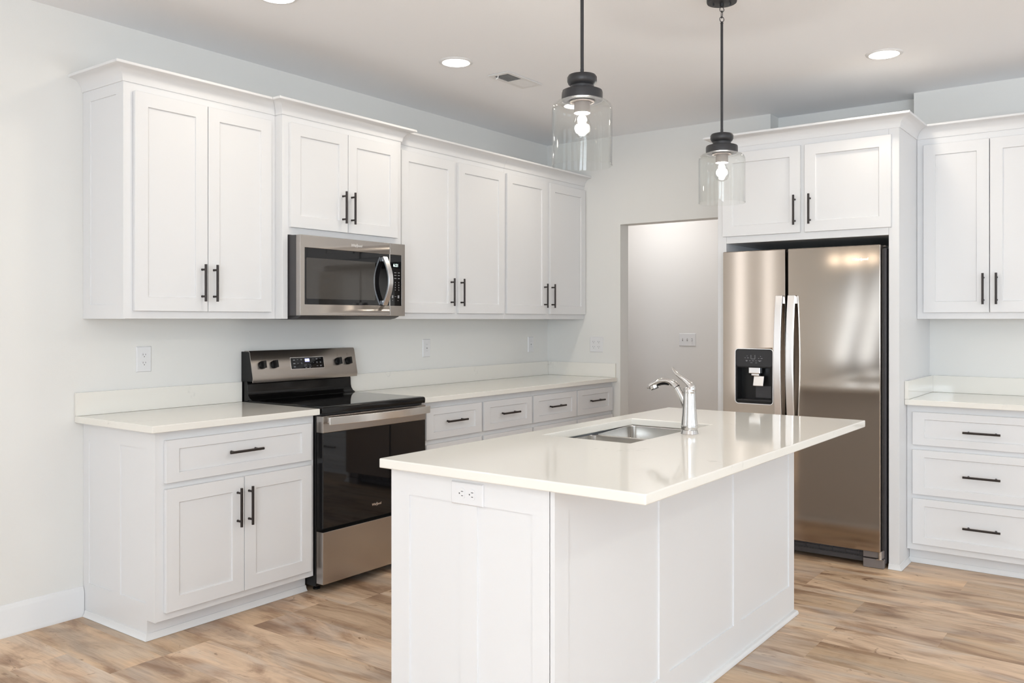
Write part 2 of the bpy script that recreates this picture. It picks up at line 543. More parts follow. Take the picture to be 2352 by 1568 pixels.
    def build(self, name, mats, parent=None, org=(0, 0, 0), bevel=0, seg=1, angle=35, smooth=True):
        if not isinstance(mats, (list, tuple)): mats = [mats]
        me = bpy.data.meshes.new(name)
        bm = bmesh.new()
        vv = [bm.verts.new((x - org[0], y - org[1], z - org[2])) for x, y, z in self.v]
        for f, mi in zip(self.f, self.mi):
            try:
                fc = bm.faces.new([vv[i] for i in f])
                fc.material_index = mi
                fc.smooth = smooth
            except ValueError:
                pass
        bmesh.ops.recalc_face_normals(bm, faces=bm.faces[:])
        if smooth:
            lim = math.radians(angle)
            for e in bm.edges:
                if len(e.link_faces) == 2 and e.calc_face_angle(0) > lim:
                    e.smooth = False
        bm.to_mesh(me); bm.free()
        for m in mats: me.materials.append(m)
        o = bpy.data.objects.new(name, me)
        col.objects.link(o)
        if parent: o.parent = parent
        else: o.location = org
        if bevel:
            b = o.modifiers.new('bevel', 'BEVEL')
            b.width = bevel; b.segments = seg; b.limit_method = 'ANGLE'; b.angle_limit = math.radians(40)
            b.harden_normals = smooth
        return o

def tag(o, label, cat, group=None, kind=None):
    o['label'] = label; o['category'] = cat
    if group: o['group'] = group
    if kind: o['kind'] = kind
    return o

def thing(name, loc, label, cat, group=None):
    o = bpy.data.objects.new(name, None)
    o.empty_display_size = .1
    col.objects.link(o)
    o.location = loc
    return tag(o, label, cat, group)

def struct(mb, name, m, label=None, **kw):
    o = mb.build(name, m, **kw)
    o['kind'] = 'structure'
    return o

def text_mb(s, T3, size, depth=.0006, italic=0.0, bold=0.0, align='CENTER', squash=1.0):
    """text as mesh data, mapped by T3(u, v, w): u right, v up, w out of the face"""
    cu = bpy.data.curves.new('txt', 'FONT')
    cu.body = s; cu.size = size; cu.align_x = align; cu.align_y = 'CENTER'
    cu.extrude = depth; cu.shear = italic; cu.offset = bold; cu.resolution_u = 3
    o = bpy.data.objects.new('txt', cu)
    col.objects.link(o)
    dg = bpy.context.evaluated_depsgraph_get()
    dg.update()
    me = bpy.data.meshes.new_from_object(o.evaluated_get(dg))
    mb = MB(T3)
    mb.add([(v.co.x * squash, v.co.y, v.co.z) for v in me.vertices], [tuple(p.vertices) for p in me.polygons])
    bpy.data.objects.remove(o); bpy.data.curves.remove(cu); bpy.data.meshes.remove(me)
    return mb

def logo(T3, width):
    """the maker's name in script-like lettering with the swirl around the letters"""
    mb = text_mb('Whirlpool', T3, width / 4.1 * 1.0, italic=.12, bold=.0006)
    us = [p for p in mb.v]
    n = 28
    pts = []
    for k in range(n + 1):
        a = math.radians(-35 + 300 * k / n)
        pts.append((width * (.03 + .075 * math.cos(a) + .02 * math.sin(a)), width * (-.012 + .135 * math.sin(a)), 0))
    mb.tube(pts, width * .011, 6, up=(0, 0, 1))
    return mb

# ------------------------------------------------------------------ room shell
W0 = -.12
# floor: individual planks in one mesh, long side along y
PW, PX0, PL = .2166, -3.794, 1.52
ENDS = {0: -.742, -1: -.742, -2: -.41, 2: -.74, 3: -.742, 4: -.865, 5: -.865, 12: -2.498, 11: -2.498, 10: -2.816, 7: -2.81, 8: -2.81}
rng = random.Random(7)
def build_floor():
    me = bpy.data.meshes.new('floor')
    bm = bmesh.new()
    cols = []
    i0 = int(math.floor((XF - .2 - PX0) / PW)); i1 = int(math.ceil((1.7 - PX0) / PW))
    for i in range(i0, i1):
        off = ENDS.get(i, rng.uniform(-PL, 0))
        k0 = int(math.floor((YR - .2 - off) / PL)) - 1
        y = off + k0 * PL
        while y < .9:
            xa, xb = PX0 + i * PW, PX0 + (i + 1) * PW
            ya, yb = max(y, YR - .2), min(y + PL, .9)
            y += PL
            if yb - ya < .01: continue
            g = .00015
            vs = [bm.verts.new(p) for p in ((xa + g, ya + g, 0), (xb - g, ya + g, 0), (xb - g, yb - g, 0), (xa + g, yb - g, 0))]
            bm.faces.new(vs)
            cols.append((rng.random(), rng.random(), rng.random()))
    # sub floor just below, seen in the joints
    x0, x1, y0, y1 = XF - .2, 1.7, YR - .2, .9
    vs = [bm.verts.new(p) for p in ((x0, y0, -.0015), (x1, y0, -.0015), (x1, y1, -.0015), (x0, y1, -.0015))]
    lo = [bm.verts.new(p) for p in ((x0, y0, -.08), (x1, y0, -.08), (x1, y1, -.08), (x0, y1, -.08))]
    bm.faces.new(vs); cols.append((.3, .5, .5))
    bm.faces.new(lo[::-1]); cols.append((.3, .5, .5))
    for k in range(4):
        bm.faces.new((lo[k], lo[(k + 1) % 4], vs[(k + 1) % 4], vs[k])); cols.append((.3, .5, .5))
    bm.to_mesh(me); bm.free()
    a = me.attributes.new('plank', 'FLOAT_VECTOR', 'FACE')
    for k, c in enumerate(cols): a.data[k].vector = c
    me.materials.append(M_FLOOR)
    o = bpy.data.objects.new('floor', me); col.objects.link(o)
    o['kind'] = 'structure'
build_floor()

struct(MB().box(XF - .2, 1.7, YR - .2, .9, CEIL, CEIL + .1), 'ceiling', M_CEIL)
# refrigerator wall with doorway and the recess above and behind the refrigerator
DY0, DY1, DZ = -.667, -1.62, 2.068
mb = MB()
mb.box(0, .12, DY0, 0, 0, CEIL)
mb.box(0, .12, DY1, DY0, DZ, CEIL)
mb.box(0, .12, -1.830, DY1, 0, CEIL)
mb.box(.15, .27, -2.86, -1.70, 0, CEIL)          # back of the recess
mb.box(.12, .16, -1.830, -1.70, 0, CEIL)
mb.box(.12, .16, -2.86, -2.732, 0, CEIL)
mb.box(.0, .12, YR - .2, -2.732, 0, CEIL)
struct(mb, 'wall_back', M_WALL)
mb = MB()
mb.box(1.5, 1.62, -1.8, .9, 0, CEIL)
mb.box(.12, 1.5, .78, .9, 0, CEIL)
mb.box(.27, 1.5, -1.8, -1.70, 0, CEIL)
struct(mb, 'wall_hall', M_HALL)
# walls behind the camera with window openings
def window_wall(name, T, spans, lo, hi):
    mb = MB(T)
    zb, zt = .50, 2.40
    cur = lo
    for c, w in sorted(spans):
        mb.box(cur, c - w / 2, -.15, 0, 0, CEIL)
        mb.box(c - w / 2, c + w / 2, -.15, 0, 0, zb)
        mb.box(c - w / 2, c + w / 2, -.15, 0, zt, CEIL)
        cur = c + w / 2
    mb.box(cur, hi, -.15, 0, 0, CEIL)
    struct(mb, name, M_WALL)
TF = lambda s, d, z: (XF + d, s, z)
TR = lambda s, d, z: (s, YR + d, z)
TL = lambda s, d, z: (s, -d, z)
window_wall('wall_left', TL, WIN_L, XF - .2, .12)
window_wall('wall_front', TF, WIN_F, YR - .2, .12)
window_wall('wall_right', TR, WIN_R, XF - .2, .12)
k = 1
for T, spans in ((TF, WIN_F), (TR, WIN_R), (TL, WIN_L)):
    for c, w in spans:
        mb = MB(T)
        a, b = c - w / 2, c + w / 2
        for s0, s1, z0, z1 in ((a - .06, a, .41, 2.49), (b, b + .06, .41, 2.49), (a, b, 2.40, 2.49), (a, b, .41, .50)):
            mb.box(s0, s1, .001, .022, z0, z1)
        if w > .5: mb.box(c - .03, c + .03, -.10, -.05, .5, 2.4)
        mb.box(a, b, -.10, -.05, 1.42, 1.48)
        struct(mb, 'window_%d' % k, M_TRIM)
        k += 1
# baseboard on the range wall left of the cabinets
prof = [(0, 0), (.022, 0), (.022, .004), (.020, .016), (.0145, .024), (.014, .112), (.010, .118), (.008, .124), (.004, .132), (0, .134)]
mb = MB(TA)
mb.extrude(prof, 'bc', XF, -3.7385)
struct(mb, 'baseboard_left', M_TRIM)
mb = MB()
mb.extrude([(1.5 - p, q) for p, q in prof], 'ac', -1.7, .78)
struct(mb, 'baseboard_hall', M_TRIM)

# ------------------------------------------------------------------ cabinet helpers
def pull_v(T, s, z0, z1, d, parent, org, name='handle'):
    """vertical bar pull with two posts; d = door face"""
    mb = MB(T)
    dc = d + .030
    mb.tube([(s, dc, z0), (s, dc, z1)], .006, 14)
    for z in (z0 + .024, z1 - .024):
        mb.tube([(s, d - .001, z), (s, d + .006, z), (s, dc, z)], [.006, .0048, .0048], 10)
    return mb.build(name, M_BRONZE, parent, org, angle=50)

def pull_h(T, sc_, z, L, d, parent, org, name='handle'):
    mb = MB(T)
    dc = d + .030
    mb.tube([(sc_ - L / 2, dc, z), (sc_ + L / 2, dc, z)], .006, 14)
    for s in (sc_ - L / 2 + .024, sc_ + L / 2 - .024):
        mb.tube([(s, d - .001, z), (s, d + .006, z), (s, dc, z)], [.006, .0048, .0048], 10)
    return mb.build(name, M_BRONZE, parent, org, angle=50)

def door(T, s0, s1, z0, z1, d0, d1, root, org, handle, rail=.062, st=.062, name='door'):
    mb = MB(T).shaker(s0, s1, z0, z1, d0 + .0008, d1, st, rail)
    o = mb.build(name, M_CAB, root, org, bevel=.0016)
    if handle:
        if handle[0] == 'v': pull_v(T, handle[1], handle[2], handle[3], d1, o, org)
        else: pull_h(T, handle[1], handle[2], .1775, d1, o, org)
    return o

CROWN = [(0, 0), (.005, 0), (.0065, .004), (.0075, .012), (.010, .022), (.0155, .033), (.024, .0435), (.036, .052), (.050, .0565), (.063, .058),
         (.066, .059), (.0672, .0615), (.0672, .069), (.066, .0705), (0, .0705)]
ZU0, ZU1 = 1.3525, 2.3855

# ------------------------------------------------------------------ upper cabinets, range wall
DF, DD = .345, .364
def upper_body(T, s0, s1, d, z0, z1, root, org, d0=.001):
    mb = MB(T)
    mb.box(s0, s1, d0, d, z0, z1)
    return mb.build('cabinet_box', M_CAB, root, org, bevel=.0015)

# left cabinet with finished end panel
org = (-3.3347, 0, ZU0)
U1 = thing('upper_cabinet', org, 'tall white two-door wall cabinet at the left end of the run, with paneled side', 'cabinet', 'white shaker wall cabinets')
mb = MB(TA)
mb.box(-3.731, -2.934, .001, DF, ZU0, ZU1)
mb.build('cabinet_box', M_CAB, U1, org, bevel=.0015)
mb = MB(lambda s, d, z: (-3.7300 - d, -s, z))
mb.frame_panels(.001, DF, ZU0, ZU1, .0, .0075, [(.064, .284)], 1.415, 2.335, rec=.005)
mb.build('end_panel', M_CAB, U1, org)
door(TA, -3.694, -3.334, 1.387, 2.349, DF, DD, U1, org, ('v', -3.3645, 1.433, 1.606))
door(TA, -3.331, -2.970, 1.387, 2.349, DF, DD, U1, org, ('v', -3.302, 1.433, 1.606))
mb = MB(TA).sweep([(-3.7375, .0005), (-3.7375, DF), (-2.9337, DF)][::-1], CROWN, ZU1 - .002, before=(-2.9337, .40))
mb.build('crown_molding', M_CAB, U1, org)

# cabinet over the microwave, deeper, with side legs flanking the microwave
org = (-2.5085, 0, ZU0)
U2 = thing('upper_cabinet', org, 'short white two-door wall cabinet directly over the microwave', 'cabinet', 'white shaker wall cabinets')
mb = MB(TA)
mb.extrude([(-2.933, ZU0), (-2.8985, ZU0), (-2.8985, 1.780), (-2.136, 1.780), (-2.136, ZU0), (-2.084, ZU0), (-2.084, ZU1), (-2.933, ZU1)], 'ac', .001, .40)
mb.build('cabinet_box', M_CAB, U2, org, bevel=.0015)
door(TA, -2.893, -2.509, 1.818, 2.349, .40, .419, U2, org, ('v', -2.547, 1.864, 2.036))
door(TA, -2.506, -2.125, 1.818, 2.349, .40, .419, U2, org, ('v', -2.4835, 1.864, 2.036))
mb = MB(TA).sweep([(-2.933, DF + .0007), (-2.933, .40), (-2.084, .40), (-2.084, DF + .0007)][::-1], CROWN, ZU1 - .002,
                  before=(-1.5, DF + .0007), after=(-3.5, DF + .0007))
mb.build('crown_molding', M_CAB, U2, org)

# two cabinets to the corner
for (a, b), drs, lab in (((-2.083, -1.0275), ((-2.040, -1.560, -1.597), (-1.522, -1.043, -1.501)), 'tall white two-door wall cabinet just right of the microwave'),
                    ((-1.0265, -.001), ((-1.011, -.533, -.568), (-.490, -.008, -.473)), 'tall white two-door wall cabinet in the far corner beside the doorway wall')):
    org = ((a + b) / 2, 0, ZU0)
    U = thing('upper_cabinet', org, lab, 'cabinet', 'white shaker wall cabinets')
    upper_body(TA, a, b, DF, ZU0, ZU1, U, org)
    for s0, s1, hs in drs:
        door(TA, s0, s1, 1.389, 2.350, DF, DD, U, org, ('v', hs, 1.4345, 1.6085))
    MB(TA).sweep([(a, DF), (b, DF)][::-1], CROWN, ZU1 - .002, after=(a, .40) if a < -2 else None).build('crown_molding', M_CAB, U, org)

# ------------------------------------------------------------------ microwave
def T3A(x0, z0, d):
    return lambda u, v, w: (x0 + u, -(d + w), z0 + v)
def T3B(s0, z0, d):
    return lambda u, v, w: (-(d + w), -(s0 + u), z0 + v)
MX0, MX1, MXS = -2.892, -2.1425, -2.2615
org = (-2.517, -.25, 1.352)
MW = thing('microwave', org, 'stainless over-the-range microwave with dark window and bowed handle, hung above the range', 'microwave')
mb = MB(TA).box(MX0, MX1, .003, .4545, 1.369, 1.7765)
mb.build('case', M_DGREY, MW, org, bevel=.002)
mb = MB(TA)
mb.extrude([(.03, 1.369), (.03, 1.355), (.40, 1.349), (.44, 1.356), (.470, 1.366), (.470, 1.369)], 'bc', MX0 + .02, MX1 - .03)
mb.build('underside_vent', M_DGREY, MW, org)
# door: steel frame round a black window
mb = MB(TA)
T_sz = lambda s, z, d: (s, -d, z)
mb = MB(T_sz).ring(MX0, MXS - .0015, 1.3695, 1.7765, -2.864, MXS - .0045, 1.4265, 1.7135, .456, .489)
dr = mb.build('door', M_STEEL, MW, org, bevel=.003, seg=2)
mb = MB(T_sz); mb.extrude(mb.rrect(-2.8635, MXS - .005, 1.427, 1.713, .006), 'ab', .458, .4872)
mb.build('window', M_BGLASS, dr, org)
mb = MB(T_sz); mb.extrude(mb.rrect(-2.853, -2.374, 1.455, 1.663, .006), 'ab', .4874, .4878)
mb.build('window_screen', M_SCREEN, dr, org)
hz = [(-2.312, .489 + .054 * math.sin(PI * t), 1.430 + .266 * t) for t in [i / 20 for i in range(21)]]
hz = [(x, .4975 + .046 * math.sin(PI * i / 20) , z) for i, (x, d, z) in enumerate(hz)]
mb = MB(TA).rtube(hz, .033, .012, (1, 0, 0))
for z in (1.443, 1.683): mb.box(-2.3275, -2.2965, .4872, .499, z - .012, z + .012)
mb.build('handle', M_STEELH, dr, org, bevel=.002, seg=2, angle=30)
logo(T3A(-2.513, 1.745, .4892), .078).build('brand_logo', M_LOGO, dr, org)
# control side
mb = MB(T_sz).ring(MXS + .0005, MX1, 1.3695, 1.7765, MXS + .003, -2.170, 1.4265, 1.7135, .456, .489)
cp = mb.build('control_panel', M_STEEL, MW, org, bevel=.003, seg=2)
cg = MB(T_sz); cg.extrude(cg.rrect(MXS + .0035, -2.1705, 1.427, 1.713, .006), 'ab', .458, .4872)
text_mb('6:21', T3A(-2.214, 1.654, .4874), .024).build('clock_display', M_LEDG, cp, org)
mb = cg.mat(1); mb.T = TA
for r, z in enumerate((1.613, 1.598, 1.581)):
    for cxx, w in ((-2.218, .017), (-2.190, .015)): mb.box(cxx - w / 2, cxx + w / 2, .4873, .4876, z - .0018, z + .0018)
for z in (1.558, 1.544, 1.530, 1.516):
    for cxx in (-2.218, -2.190): mb.box(cxx - .002, cxx + .002, .4873, .4876, z - .003, z + .003)
for cxx in (-2.240, -2.193): mb.ring(cxx - .006, cxx + .006, .4873, .4876, cxx - .005, cxx + .005, .48731, .48759, 1.470, 1.486)
mb.box(-2.224, -2.210, .4873, .4876, 1.478, 1.480)
for cxx in (-2.240, -2.196): mb.box(cxx - .002, cxx + .002, .4873, .4876, 1.455, 1.459)
mb.build('control_glass', [M_BGLASS, M_MARK], cp, org)

# ------------------------------------------------------------------ base cabinets, range wall
BF, BD, ZB0, ZB1 = .590, .609, .0835, .8805
TOE = .530
SHOE = [(0, .001), (.016, .001), (.0158, .003), (.0115, .0075), (.0075, .014), (.0055, .022), (.004, .027), (0, .028)]
org = (-3.3145, 0, 0)
B1 = thing('base_cabinet', org, 'white base cabinet left of the range, one wide drawer over two doors', 'cabinet', 'white shaker base cabinets')
mb = MB(TA)
mb.box(-3.729, -2.8945, .001, BF, ZB0, ZB1)
mb.box(-3.729, -2.8945, .001, TOE, .001, ZB0)
mb.build('cabinet_box', M_CAB, B1, org, bevel=.0015)
mb = MB(lambda s, d, z: (-3.7285 - d, -s, z))
mb.frame_panels(.001, BF, ZB0, ZB1, 0, .0075, [(.048, .248), (.316, .520)], .152, .804, rec=.005)
mb.box(.001, TOE, 0, .0075, .001, ZB0)
mb.build('end_panel', M_CAB, B1, org)
door(TA, -3.697, -2.919, .661, .841, BF, BD, B1, org, ('h', -3.3145, .757), rail=.040, name='drawer')
door(TA, -3.697, -3.3105, .1165, .6355, BF, BD, B1, org, ('v', -3.346, .417, .592))
door(TA, -3.3075, -2.919, .1165, .6355, BF, BD, B1, org, ('v', -3.286, .417, .592))
MB(TA).sweep([(-3.7365, .0235), (-3.7365, TOE), (-2.8945, TOE)][::-1], SHOE, 0).build('shoe_molding', M_TRIM, B1, org)

for a, b, drs, lab in ((-2.1435, -1.0525, ((-2.092, -1.591), (-1.569, -1.061)), 'white base cabinet just right of the range, two drawers side by side on top'),
                  (-1.0515, -.001, ((-1.043, -.517), (-.503, -.010)), 'white base cabinet in the far corner by the doorway, two drawers on top')):
    org = ((a + b) / 2, 0, 0)
    B = thing('base_cabinet', org, lab, 'cabinet', 'white shaker base cabinets')
    mb = MB(TA)
    mb.box(a, b, .001, BF, ZB0, ZB1)
    mb.box(a, b, .001, TOE, .001, ZB0)
    mb.build('cabinet_box', M_CAB, B, org, bevel=.0015)
    for j, (s0, s1) in enumerate(drs):
        door(TA, s0, s1, .663, .843, BF, BD, B, org, ('h', (s0 + s1) / 2 - .006, .758), rail=.040, name='drawer')
        door(TA, s0, s1, .1165, .6355, BF, BD, B, org, ('v', s1 - .032 if j == 0 else s0 + .032, .417, .592))
    MB(TA).sweep([(a, TOE), (b, TOE)][::-1], SHOE, 0).build('shoe_molding', M_TRIM, B, org)

# worktops of the range wall
ZC0, ZC1, ZS = .8815, .9115, 1.0175
org = (-3.337, -.32, ZC0)
CT = thing('countertop', org, 'short white quartz worktop with upstand, left of the range', 'countertop', 'white quartz worktops')
MB(TA).box(-3.777, -2.8955, .001, .641, ZC0, ZC1).build('slab', M_QUARTZ, CT, org, bevel=.003, seg=2)
MB(TA).box(-3.777, -2.8955, .001, .020, ZC1 + .0003, ZS).build('backsplash', M_QUARTZ, CT, org, bevel=.0015)
org = (-1.07, -.32, ZC0)
CT = thing('countertop', org, 'long white quartz worktop with upstand, running from the range into the corner', 'countertop', 'white quartz worktops')
MB(TA).box(-2.1425, -.001, .001, .643, ZC0, ZC1).build('slab', M_QUARTZ, CT, org, bevel=.003, seg=2)
MB(TA).box(-2.1425, -.001, .001, .020, ZC1 + .0003, ZS).build('backsplash', M_QUARTZ, CT, org, bevel=.0015)
MB(TA).box(-.020, -.001, .0205, .634, ZC1 + .0003, ZS).build('side_splash', M_QUARTZ, CT, org, bevel=.0015)

# ------------------------------------------------------------------ range
RX0, RX1 = -2.890, -2.147
org = ((RX0 + RX1) / 2, -.33, 0)
RG = thing('range', org, 'freestanding stainless electric range with black glass door and cooktop', 'stove')
mb = MB(TA)
mb.box(RX0, RX1, .02, .604, .030, .884)
mb.build('body', M_BLACK, RG, org, bevel=.002)
for fx in (RX0 + .05, RX1 - .05):
    for fy in (-.10, -.55):
        MB().lathe([(0, .0005), (.018, .0005), (.018, .008), (.010, .012), (.010, .032)], fx, fy, 16).build('foot', M_BLACK, RG, org)
# cooktop
mb = MB(TA)
mb.extrude([(.06, .8845), (.06, .913), (.066, .9185), (.640, .9185), (.649, .915), (.652, .905), (.650, .8845)], 'bc', RX0 + .0005, RX1 - .0005)
ck = mb.build('cooktop', M_ENAMEL, RG, org, bevel=.003, seg=2)
mb = MB(TA).box(RX0 + .018, RX1 - .018, .10, .630, .9186, .9193)
mb.build('glass_surface', M_BGLASS, ck, org)
# backguard: black riser and steel console
mb = MB(TA)
mb.extrude([(.004, .886), (.004, 1.020), (.052, 1.020), (.056, 1.000), (.058, .965), (.064, .945), (.078, .930), (.095, .9225), (.097, .9195), (.058, .9195), (.058, .886)], 'bc', RX0 + .001, RX1 - .010)
bgd = mb.build('backguard', M_ENAMEL, RG, org, bevel=.002, seg=2)
mb = MB(TA)
mb.extrude([(.004, 1.0205), (.004, 1.178), (.066, 1.178), (.072, 1.172), (.101, 1.035), (.098, 1.0205)], 'bc', RX0 + .001, RX1 - .004)
mb.build('console_end', M_BLACK, bgd, org)
mb = MB(TA)
c_in = [(.030, 1.1785), (.0665, 1.1785), (.0728, 1.1722), (.1018, 1.035), (.0985, 1.018)]
c_out = [(.030, 1.1825), (.0685, 1.1825), (.0768, 1.1740), (.1058, 1.035), (.1015, 1.0135)]
mb.extrude(c_in + c_out[::-1], 'bc', RX0 + .0005, RX1 - .002)
fpm = mb
# inclined frame on the console face
def TC(off):
    ca, cb = Vector((.0768, 1.1740)), Vector((.1058, 1.035))
    dv = (cb - ca).normalized(); nv = Vector((-dv.y, dv.x)); nv = nv if nv.x > 0 else -nv
    def f(u, v, w):          # u = x, v = world height along the face, w = out
        t = (1.1740 - v) / (1.1740 - 1.035)
        p = ca + (cb - ca) * t + nv * (w + off)
        return (u, -p.x, p.y)
    return f
KZ = 1.106
fpm.T = TC(0); fpm.mat(1)
for kx in (-2.822, -2.744, -2.290, -2.212):            # printed scales round the knobs
    for dz in (.030, .036, .043): fpm.box(kx, kx + .002, KZ + dz - .001, KZ + dz + .001, -.0003, .0002)
    for a in range(200, 345, 12):
        x, z = kx + .0265 * math.cos(math.radians(a)), KZ + .0265 * math.sin(math.radians(a))
        fpm.box(x - .0007, x + .0007, z - .0007, z + .0007, -.0003, .0002)
fp = fpm.build('console_panel', [M_STEEL, M_DGREY], RG, org)
for kx in (-2.822, -2.744, -2.290, -2.212):
    f = TC(0)
    mb = MB(f)
    n = 28
    rows = []
    for r, w in ((.0215, 0), (.0215, .010), (.0195, .013), (.0, .013)):
        rows.append((r, w))
    vs = []; fs = []
    for r, w in rows[:-1]:
        vs += [(kx + r * math.cos(2 * PI * q / n), KZ + r * math.sin(2 * PI * q / n), w) for q in range(n)]
    for i in range(2):
        for q in range(n):
            fs.append((i * n + q, i * n + (q + 1) % n, (i + 1) * n + (q + 1) % n, (i + 1) * n + q))
    fs.append(tuple(range(n))[::-1]); fs.append(tuple(2 * n + q for q in range(n)))
    mb.add(vs, fs)
    # raised grip bar across the knob
    g = [(-.0075, -.0195), (.0075, -.0195), (.0075, .0195), (-.0075, .0195)]
    gv = [(kx + a, KZ + b, .012) for a, b in g] + [(kx + a * .8, KZ + b * .98, .033) for a, b in g]
    mb.add(gv, [(0, 1, 2, 3), (4, 5, 6, 7), (0, 1, 5, 4), (1, 2, 6, 5), (2, 3, 7, 6), (3, 0, 4, 7)])
    mb.build('knob', M_BLACK, fp, org, bevel=.0012, seg=2)
mb = MB(TC(0)).box(-2.632, -2.395, 1.0735, 1.1385, -.001, .0007)
mb.build('display_bezel', M_STEELHX, fp, org)
dgl = MB(TC(0)).box(-2.630, -2.397, 1.0755, 1.1365, .0002, .0011)
mb = MB(TC(0)).box(-2.531, -2.499, 1.112, 1.130, .0010, .0013)
mb.build('clock_backlight', M_LEDBG, fp, org)
f0 = TC(.0014)
text_mb('8:00', lambda u, v, w: f0(-2.515 + u, 1.121 + v, w), .017, .0002, bold=.0004).build('clock_display', M_LED, fp, org)
mb = dgl.mat(1)
def mk(x, z, w, h): mb.box(x - w / 2, x + w / 2, z - h / 2, z + h / 2, .0002, .0013)
for x, z in ((-2.607, 1.124), (-2.607, 1.105), (-2.607, 1.087)):
    mk(x, z, .014, .004)
for x, z in ((-2.582, 1.126), (-2.582, 1.106), (-2.556, 1.127), (-2.556, 1.123), (-2.556, 1.108), (-2.556, 1.103)):
    mk(x, z, .010, .002)
for x, z in ((-2.472, 1.126), (-2.472, 1.106)): mk(x, z, .003, .003)
for x, z, w in ((-2.446, 1.128, .013), (-2.446, 1.124, .010), (-2.421, 1.128, .010), (-2.446, 1.109, .010), (-2.446, 1.104, .010), (-2.421, 1.109, .010), (-2.421, 1.104, .010), (-2.446, 1.087, .011), (-2.421, 1.089, .013), (-2.421, 1.085, .009)):
    mk(x, z, w, .002)
for x in (-2.528, -2.501):
    for dx, dz, w, h in ((-.008, 0, .0008, .014), (.008, 0, .0008, .014), (0, .007, .016, .0008), (0, -.007, .016, .0008), (0, -.0105, .011, .0018), (0, 0, .003, .004)):
        mk(x + dx, 1.0895 + dz, w, h)
mb.build('display_glass', [M_BGLASS, M_MARK], fp, org)
# oven door
mb = MB(TA).box(RX0 + .0015, RX1 - .0015, .6055, .655, .7915, .8735)
od = mb.build('oven_door', M_STEEL, RG, org, bevel=.002, seg=2)
mb = MB(TA).box(RX0 + .003, RX1 - .004, .6055, .6545, .321, .791)
mb.build('door_glass', M_BGLASS, od, org, bevel=.002, seg=2)
n = 20
hp = []
for i in range(n + 1):
    t = i / n
    hp.append((RX0 + .012 + (RX1 - RX0 - .018) * t, .688 + .030 * (1 - (2 * t - 1) ** 2), .8515))
mb = MB(TA).rtube(hp, .039, .012, (0, 0, 1))
for t in (0.05, .95):
    x = RX0 + .012 + (RX1 - RX0 - .018) * t
    mb.box(x - .009, x + .009, .6545, .694, .838, .865)
mb.build('handle', M_STEELHX, od, org, bevel=.0025, seg=2)
logo(T3A(-2.527, .385, .6549), .066).build('brand_logo', M_LOGO, od, org)
mb = MB(TA).box(RX0 + .006, RX1 - .006, .6045, .628, .875, .884)
mb.build('vent_trim', M_BLACKM, RG, org)
mb = MB(TA).box(RX0 + .0015, RX1 - .0015, .6055, .655, .046, .303)
mb.build('storage_drawer', M_STEEL, RG, org, bevel=.002, seg=2)

# ------------------------------------------------------------------ refrigerator wall: enclosure, refrigerator, right run
EF, ED = .760, .779
org = (0, -2.3025, 0)
FC = thing('refrigerator_cabinet', org, 'tall white surround boxing in the refrigerator, with a two-door cabinet above it', 'cabinet')
mb = MB(TB)
mb.box(1.783, 1.838, -.0005 + .001, EF, .001, ZU1)
mb.box(2.768, 2.8215, .001, EF, .001, ZU1)
mb.box(1.838, 2.768, .001, EF, 1.808, ZU1)
mb.build('cabinet_box', M_CAB, FC, org, bevel=.0015)
door(TB, 1.820, 2.291, 1.849, 2.349, EF, ED, FC, org, ('v', 2.2625, 1.892, 2.063))
door(TB, 2.317, 2.7835, 1.849, 2.349, EF, ED, FC, org, ('v', 2.349, 1.892, 2.063))
MB(TB).sweep([(1.783, .012), (1.783, EF), (2.8215, EF), (2.8215, DF + .0007)][::-1], CROWN, ZU1 - .002, before=(3.5, DF + .0007)).build('crown_molding', M_CAB, FC, org)
MB(TB).sweep([(2.768, EF), (2.8215, EF), (2.8215, .549)][::-1], SHOE, 0).build('shoe_molding', M_TRIM, FC, org)

org = (-.35, -2.283, 0)
RF = thing('refrigerator', org, 'tall stainless side-by-side refrigerator with black water dispenser in the left door', 'refrigerator')
mb = MB(TB)
mb.box(1.856, 2.757, .03, .762, .022, 1.738)
mb.box(1.87, 2.71, .60, .762, 1.738, 1.745)
mb.build('case', M_DGREY, RF, org, bevel=.003)
# doors: slightly rounded fronts
def fridge_door(s0, s1, hole=None):
    T = lambda s, z, d: (-d, -s, z)
    mb = MB(T)
    if hole:
        mb.ring(s0, s1, .0983, 1.7524, hole[0], hole[1], hole[2], hole[3], .766, .840)
    else:
        mb.box(s0, s1, .0983, 1.7524, .766, .840)
    return mb.build('door', M_STEELF, RF, org, bevel=.004, seg=3)
HOLE = (1.9342, 2.1517, .8625, 1.173)
fl = fridge_door(1.8516, 2.2273, HOLE)
fr_ = fridge_door(2.2431, 2.7449)
def fridge_handle(s, par):
    n = 24
    pts = []
    for i in range(n + 1):
        t = i / n
        pts.append((s, .862 + .036 * math.sin(PI * t) ** .8, .72 + .766 * t))
    mb = MB(TB).rtube(pts, .041, .016, (1, 0, 0))
    for z in (.745, 1.461): mb.box(s - .018, s + .018, .839, .863, z - .022, z + .022)
    mb.build('handle', M_STEELH, par, org, bevel=.003, seg=2)
fridge_handle(2.2016, fl)
fridge_handle(2.2718, fr_)
logo(T3B(2.640, 1.6772, .8403), .082).build('brand_logo', M_LOGO, fr_, org)
